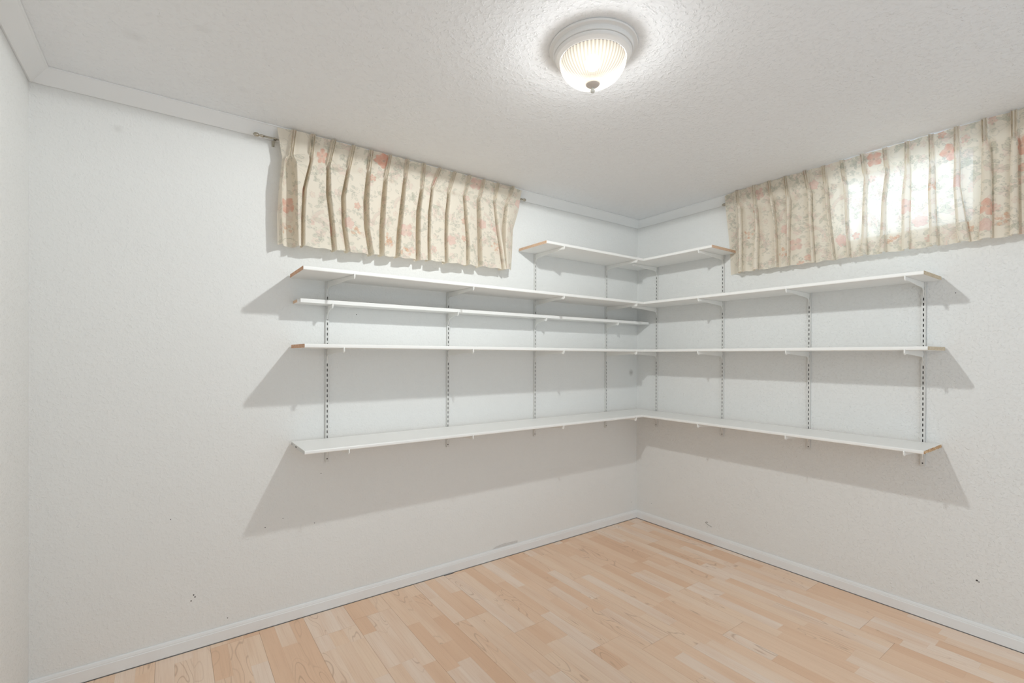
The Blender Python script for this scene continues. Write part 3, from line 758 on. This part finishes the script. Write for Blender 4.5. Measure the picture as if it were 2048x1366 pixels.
def curtain(side, label, folds, left, right, zt, zb_l, zb_r, mot, style, seed, oh=0.080):
    nf = len(folds); FR = [0, .25, .5, .75, 1.0]
    rows = 262
    srng = random.Random(seed)
    jit = [(srng.uniform(-.008, .008), srng.uniform(-.006, .006), srng.uniform(0.2, 0.27), srng.uniform(-0.02, 0.02)) for _ in range(nf)]
    def row_ctrl(f):
        C = []
        l = np.interp(f, FR, left); r = np.interp(f, FR, right)
        C.append((l, (0.062 if style == 'A' else 0.058)))
        for i, fd in enumerate(folds):
            Lq = np.interp(f, FR, [a for a, b in fd]); Rq = np.interp(f, FR, [b for a, b in fd])
            dj, dj2, fp, fj = jit[i]
            b = min(1, max(0, (f - fp + 0.05) / 0.09)); b = b * b * (3 - 2 * b)
            P = (Lq + Rq) / 2; wd = max(Rq - Lq, 0.004)
            ht = [(P - .0120, oh - .004), (P - .0085, oh + .013), (P - .0045, oh + .003), (P + dj * .3, oh + .016), (P + .0045, oh + .003), (P + .0085, oh + .013), (P + .0120, oh - .004)]
            if style == 'A':
                ob, of = 0.035 + dj2 * .5, 0.098 + dj2
                lt = [(Lq - .002, of - .017), (Lq + .10 * wd, ob + .012), (Lq + .30 * wd, ob), (Rq - .18 * wd, ob + .006), (Rq - .001, of - .010), (Rq + .0025, of + .0005), (Rq + .010, of)]
            else:
                ob, of = 0.057 + dj2 * .4, 0.094 + dj2
                lt = [(P - .30 * wd, ob), (Lq, ob + .014), (Lq + .10 * wd, of - .006), (P, of), (Rq - .10 * wd, of - .006), (Rq, ob + .014), (P + .30 * wd, ob)]
            pts = [(a[0] * (1 - b) + c[0] * b, a[1] * (1 - b) + c[1] * b) for a, c in zip(ht, lt)]
            C.append(('fold', pts, b, ob, of))
        C.append((r, 0.060))
        # expand with two panel points between folds
        out = [C[0]]; prev = C[0]; pb = 0
        for item in C[1:]:
            if item[0] == 'fold': pts = item[1]; b = item[2]; of = item[4]
            else: pts = [item]
            a, c = out[-1], pts[0]
            if style == 'A':
                m1 = a[1] * 0.75 + c[1] * 0.25; m2 = a[1] * 0.40 + c[1] * 0.60 + 0.002 * b
            else:
                m1 = (a[1] + c[1]) / 2 + 0.010 * b; m2 = m1
            m1 = m1 * b + oh * (1 - b) if len(out) > 1 and len(pts) > 1 else m1; m2 = m2 * b + oh * (1 - b) if len(out) > 1 and len(pts) > 1 else m2
            out.append((a[0] * .66 + c[0] * .34, m1)); out.append((a[0] * .33 + c[0] * .67, m2))
            out += pts
        return np.array(out)
    tops = row_ctrl(0.0); K = len(tops)
    def dens(C):
        """catmull-rom through the control points"""
        P0 = np.vstack([C[:1], C[:-1]])[:-1]; P1 = C[:-1]; P2 = C[1:]; P3 = np.vstack([C[2:], C[-1:]])
        outs = []
        for k in range(NC_SEG):
            t = k / NC_SEG
            cr = 0.5 * ((2*P1) + (-P0+P2)*t + (2*P0-5*P1+4*P2-P3)*t*t + (-P0+3*P1-3*P2+P3)*t**3)
            ln = P1 * (1 - t) + P2 * t
            outs.append(cr * 0.55 + ln * 0.45)
        A = np.stack(outs, 1).reshape(-1, 2)
        return np.vstack([A, C[-1:]])
    grid = []; 
    for j in range(rows):
        f = j / (rows - 1)
        G = dens(row_ctrl(f))
        # soft irregularity of hanging cloth
        G[:, 1] += 0.0020 * b_noise(G[:, 0] * 26 + seed, f * 5.0) * min(1, f * 3)
        if side == 'B':     # the tail of the right curtain is tucked behind the short top shelf
            z = zt + (zb_l - zt) * f
            k = np.clip((0.865 - G[:, 0]) / 0.05, 0, 1); k = k * k * (3 - 2 * k)
            kz = min(1, max(0, (2.27 - z) / 0.25)); kz = kz * kz * (3 - 2 * kz)
            o2 = G[:, 1] * (1 - k * kz) + 0.0065 * k * kz
            G[:, 0] -= 0.50 * (G[:, 1] - o2); G[:, 1] = o2
        grid.append(G)
    grid = np.stack(grid)                           # rows, cols, 2
    cols = grid.shape[1]
    mid = grid[int(rows * .6)]
    w_ = np.concatenate([[0], np.cumsum(np.hypot(*(mid[1:] - mid[:-1]).T))])
    mono = np.maximum.accumulate(mid[:, 0] + np.arange(cols) * 1e-9)
    fz = np.linspace(0, 1, rows)[:, None]
    zb = np.interp(grid[:, :, 0], [left[4], right[4]], [zb_l, zb_r])
    wav = 0.0025 * np.sin(grid[:, :, 0] * 70 + seed) + (grid[:, :, 1] - 0.08) * -0.015
    Z = zt + (zb + wav - zt) * fz
    Z[0] = zt + 0.0015 * np.sin(mid[:, 0] * 55)
    img, res = paint(mot, lambda q: np.interp(q, mono, w_), w_[-1], zt + 0.01, min(zb_l, zb_r) - 0.01, seed)
    Zflat = zt + (min(zb_l, zb_r) - zt) * np.repeat(fz, cols, 1)
    Wf = np.repeat(w_[None, :], rows, 0)
    cx_ = np.clip((Wf * res), 0, img.shape[1] - 1).astype(int); cy_ = np.clip(((zt + 0.01 - Zflat) * res), 0, img.shape[0] - 1).astype(int)
    colr = img[cy_, cx_]
    Q, O = grid[:, :, 0], grid[:, :, 1]
    if side == 'A': V = np.stack([Q, -O, Z], -1)
    else: V = np.stack([-O, -Q, Z], -1)
    org = np.array(to_world(side, (left[0] if side == 'A' else -left[0]), 0.08, zt))
    V = (V - org).reshape(-1, 3)
    idx = np.arange(rows * cols).reshape(rows, cols)
    quads = np.stack([idx[:-1, :-1], idx[:-1, 1:], idx[1:, 1:], idx[1:, :-1]], -1).reshape(-1, 4)
    me = bpy.data.meshes.new('curtain')
    me.vertices.add(len(V)); me.vertices.foreach_set('co', V.astype(np.float32).ravel())
    me.loops.add(quads.size); me.loops.foreach_set('vertex_index', quads.ravel().astype(np.int32))
    me.polygons.add(len(quads)); me.polygons.foreach_set('loop_start', np.arange(0, quads.size, 4, dtype=np.int32))
    me.polygons.foreach_set('use_smooth', np.ones(len(quads), dtype=bool))
    me.update(calc_edges=True)
    ca = me.color_attributes.new('print', 'FLOAT_COLOR', 'POINT')
    ca.data.foreach_set('color', np.concatenate([colr.reshape(-1, 3), np.ones((rows * cols, 1))], 1).astype(np.float32).ravel())
    fa = me.attributes.new('flat', 'FLOAT_VECTOR', 'POINT')
    fa.data.foreach_set('vector', np.stack([Wf, Zflat, Wf * 0], -1).astype(np.float32).ravel())
    me.materials.append(M['fabric'])
    root = thing('pleated_curtain', label, 'curtain', tuple(org), 'short pinch-pleated floral curtains')
    o = bpy.data.objects.new('cloth', me); COL.objects.link(o); o.parent = root
    # hooks that carry the heading on the rod
    for fd in folds:
        q = fd[0][0]; bm = bmesh.new(); s_ = q if side == 'A' else -q
        add_tube(bm, [to_world(side, s_, 0.0795, 2.272), to_world(side, s_, 0.066, 2.270), to_world(side, s_, 0.052, 2.268), to_world(side, s_, 0.046, 2.259)], 0.0011, 6)
        part('hook', bm, M['brass'], root)
    return root
def b_noise(x, y):
    return np.sin(x + 1.3 * math.sin(y)) * 0.6 + np.sin(2.3 * x + y * 1.7 + 1.1) * 0.4

LEFT_A = [-2.5875, -2.5662, -2.5800, -2.5868, -2.5845]
RIGHT_A = [-1.1873, -1.2101, -1.2519, -1.2590, -1.2698]
LEFT_B = [0.7465, 0.7573, 0.7714, 0.7822, 0.7895]
RIGHT_B = [2.372, 2.365, 2.362, 2.360, 2.360]
curtain('A', 'floral pinch-pleated curtain on the back wall, with dark folds between its pleats', FA, LEFT_A, RIGHT_A, 2.301, 1.767, 1.790, MOT_A, 'A', 5)
curtain('B', 'floral pinch-pleated curtain on the right wall, daylight glowing through its middle', FB, LEFT_B, RIGHT_B, 2.3075, 1.795, 1.780, MOT_B, 'B', 9)

def rod(side, s0, s1, label):
    t = thing('curtain_rod', label, 'curtain rod', to_world(side, (s0 + s1) / 2, 0.045, 2.253), 'thin metal curtain rods')
    z = 2.253; o_ = 0.046
    bm = bmesh.new(); add_tube(bm, [to_world(side, s0, o_, z), to_world(side, s1, o_, z)], 0.0042, 12)
    part('tube', bm, M['brass'], t, smooth=True)
    for s, d in ((s0, -1), (s1, 1)):
        bm = bmesh.new()
        pr = [(0.0, 0.0050), (0.004, 0.0062), (0.010, 0.0064), (0.014, 0.0052), (0.017, 0.0035), (0.020, 0.0060), (0.026, 0.0092), (0.033, 0.0095), (0.039, 0.0070), (0.043, 0.002)]
        add_tube(bm, [to_world(side, s + d * a, o_, z) for a, r in pr], [r for a, r in pr], 14)
        part('finial', bm, M['brass'], t, smooth=True)
        sb = s - d * 0.045
        bm = bmesh.new()
        wbox(bm, side, sb - 0.006, sb + 0.006, 0.0005, 0.003, z - 0.020, z + 0.005)
        wbox(bm, side, sb - 0.005, sb + 0.005, 0.003, o_ + 0.006, z - 0.0085, z - 0.0045)
        wbox(bm, side, sb - 0.005, sb + 0.005, o_ + 0.0045, o_ + 0.006, z - 0.0085, z + 0.004)
        part('rod_bracket', bm, M['brass'], t)
    return t
rod('A', -2.640, -1.185, 'thin metal rod with knob finials behind the back wall curtain')
rod('B', -2.400, -0.765, 'thin metal rod with knob finials behind the right wall curtain')

# ------------------------------------------------------------------ ceiling lamp
lx, ly = LAMP
lamp = thing('ceiling_lamp', 'round flush ceiling lamp with lit ribbed glass bowl and beige finial', 'ceiling lamp', (lx, ly, H))
bm = bmesh.new()
add_lathe(bm, lx, ly, [(0.001, H - 0.0005), (0.146, H - 0.0005), (0.1475, H - 0.004), (0.146, H - 0.008), (0.136, H - 0.0095), (0.1335, H - 0.011), (0.1335, H - 0.0235), (0.132, H - 0.0255), (0.001, H - 0.0255)], 96)
part('canopy', bm, M['fitting'], lamp, smooth=True).modifiers.new('es', 'EDGE_SPLIT').split_angle = 0.7
bm = bmesh.new()
add_lathe(bm, lx, ly, [(0.1285, H - 0.0258), (0.1295, H - 0.028), (0.127, H - 0.033), (0.1215, H - 0.0375), (0.118, H - 0.0385), (0.1135, H - 0.0435), (0.1110, H - 0.0445), (0.1090, H - 0.0425), (0.1090, H - 0.0258)], 96)
part('trim_ring', bm, M['fitting'], lamp, smooth=True).modifiers.new('es', 'EDGE_SPLIT').split_angle = 0.7
# ribbed bowl
prof = []
zr, zb_ = H - 0.0450, 2.184
for k in range(25):
    t = k / 24
    a = t * math.pi / 2
    prof.append((0.1105 * math.cos(a) ** 0.86 if t < 1 else 0.004, zr - (zr - zb_) * math.sin(a) ** 1.05))
bm = bmesh.new()
rings = []
for (r, z) in prof:
    ring = []
    for k in range(420):
        a = 2 * math.pi * k / 420
        rib = 0.0011 * math.cos(56 * a) * min(1, max(0, (r - 0.045) / 0.03))
        ring.append((lx + (r + rib) * math.cos(a), ly + (r + rib) * math.sin(a), z))
    rings.append(ring)
add_loft(bm, rings, cap=False)
part('glass_bowl', bm, M['dome'], lamp, smooth=True)
bm = bmesh.new()
add_lathe(bm, lx, ly, [(0.004, 2.1930), (0.0242, 2.1930), (0.0252, 2.1910), (0.0250, 2.1885), (0.0225, 2.1840), (0.016, 2.1790), (0.008, 2.1765), (0.0045, 2.1745), (0.001, 2.1745)], 40)
fc = part('finial_cap', bm, M['finial'], lamp, smooth=True)
bm = bmesh.new()
add_lathe(bm, lx, ly, [(0.001, 2.1755), (0.0040, 2.1745), (0.0042, 2.1720), (0.0065, 2.1690), (0.0078, 2.1645), (0.0068, 2.1600), (0.0040, 2.1575), (0.001, 2.1570)], 24)
bmesh.ops.translate(bm, verts=bm.verts, vec=(-lx, -ly, -H)); obj('finial_knob', bm, M['finial_ball'], fc, smooth=True)
bm = bmesh.new(); add_lathe(bm, lx, ly, [(0.001, H - 0.0262), (0.1085, H - 0.0262), (0.1085, H - 0.0435), (0.1072, H - 0.0435), (0.1072, H - 0.0275), (0.001, H - 0.0275)], 64)
part('dark_liner', bm, M['lamp_liner'], lamp)  # added dark cup that hides the overlit canopy behind the glass
ZB = 2.2590
for (bx, by) in ((0.0, 0.0),):
    bm = bmesh.new(); bmesh.ops.create_uvsphere(bm, u_segments=20, v_segments=12, radius=0.026)
    bmesh.ops.scale(bm, verts=bm.verts, vec=(1, 1, 1.0)); bmesh.ops.translate(bm, verts=bm.verts, vec=(lx + bx, ly + by, ZB))
    bo = part('bulb', bm, M['bulb'], lamp, smooth=True)
ld = bpy.data.lights.new('bulb_light', 'SPOT'); ld.spot_size = math.pi; ld.spot_blend = 0.02     # half-space cone keeps direct light off the ceiling
ld.energy = BULB_W; ld.color = (0.885, 0.94, 0.96); ld.shadow_soft_size = 0.026
lo = bpy.data.objects.new('bulb_light', ld); COL.objects.link(lo); lo.location = (0, 0, ZB - H); lo.parent = lamp
gl = bpy.data.lights.new('bowl_glow', 'POINT'); gl.energy = GLOW_W; gl.color = (0.90, 0.94, 0.98); gl.shadow_soft_size = 0.045   # light scattered by the ribbed bowl
go = bpy.data.objects.new('bowl_glow', gl); COL.objects.link(go); go.location = (0, 0, 2.218 - H); go.parent = lamp
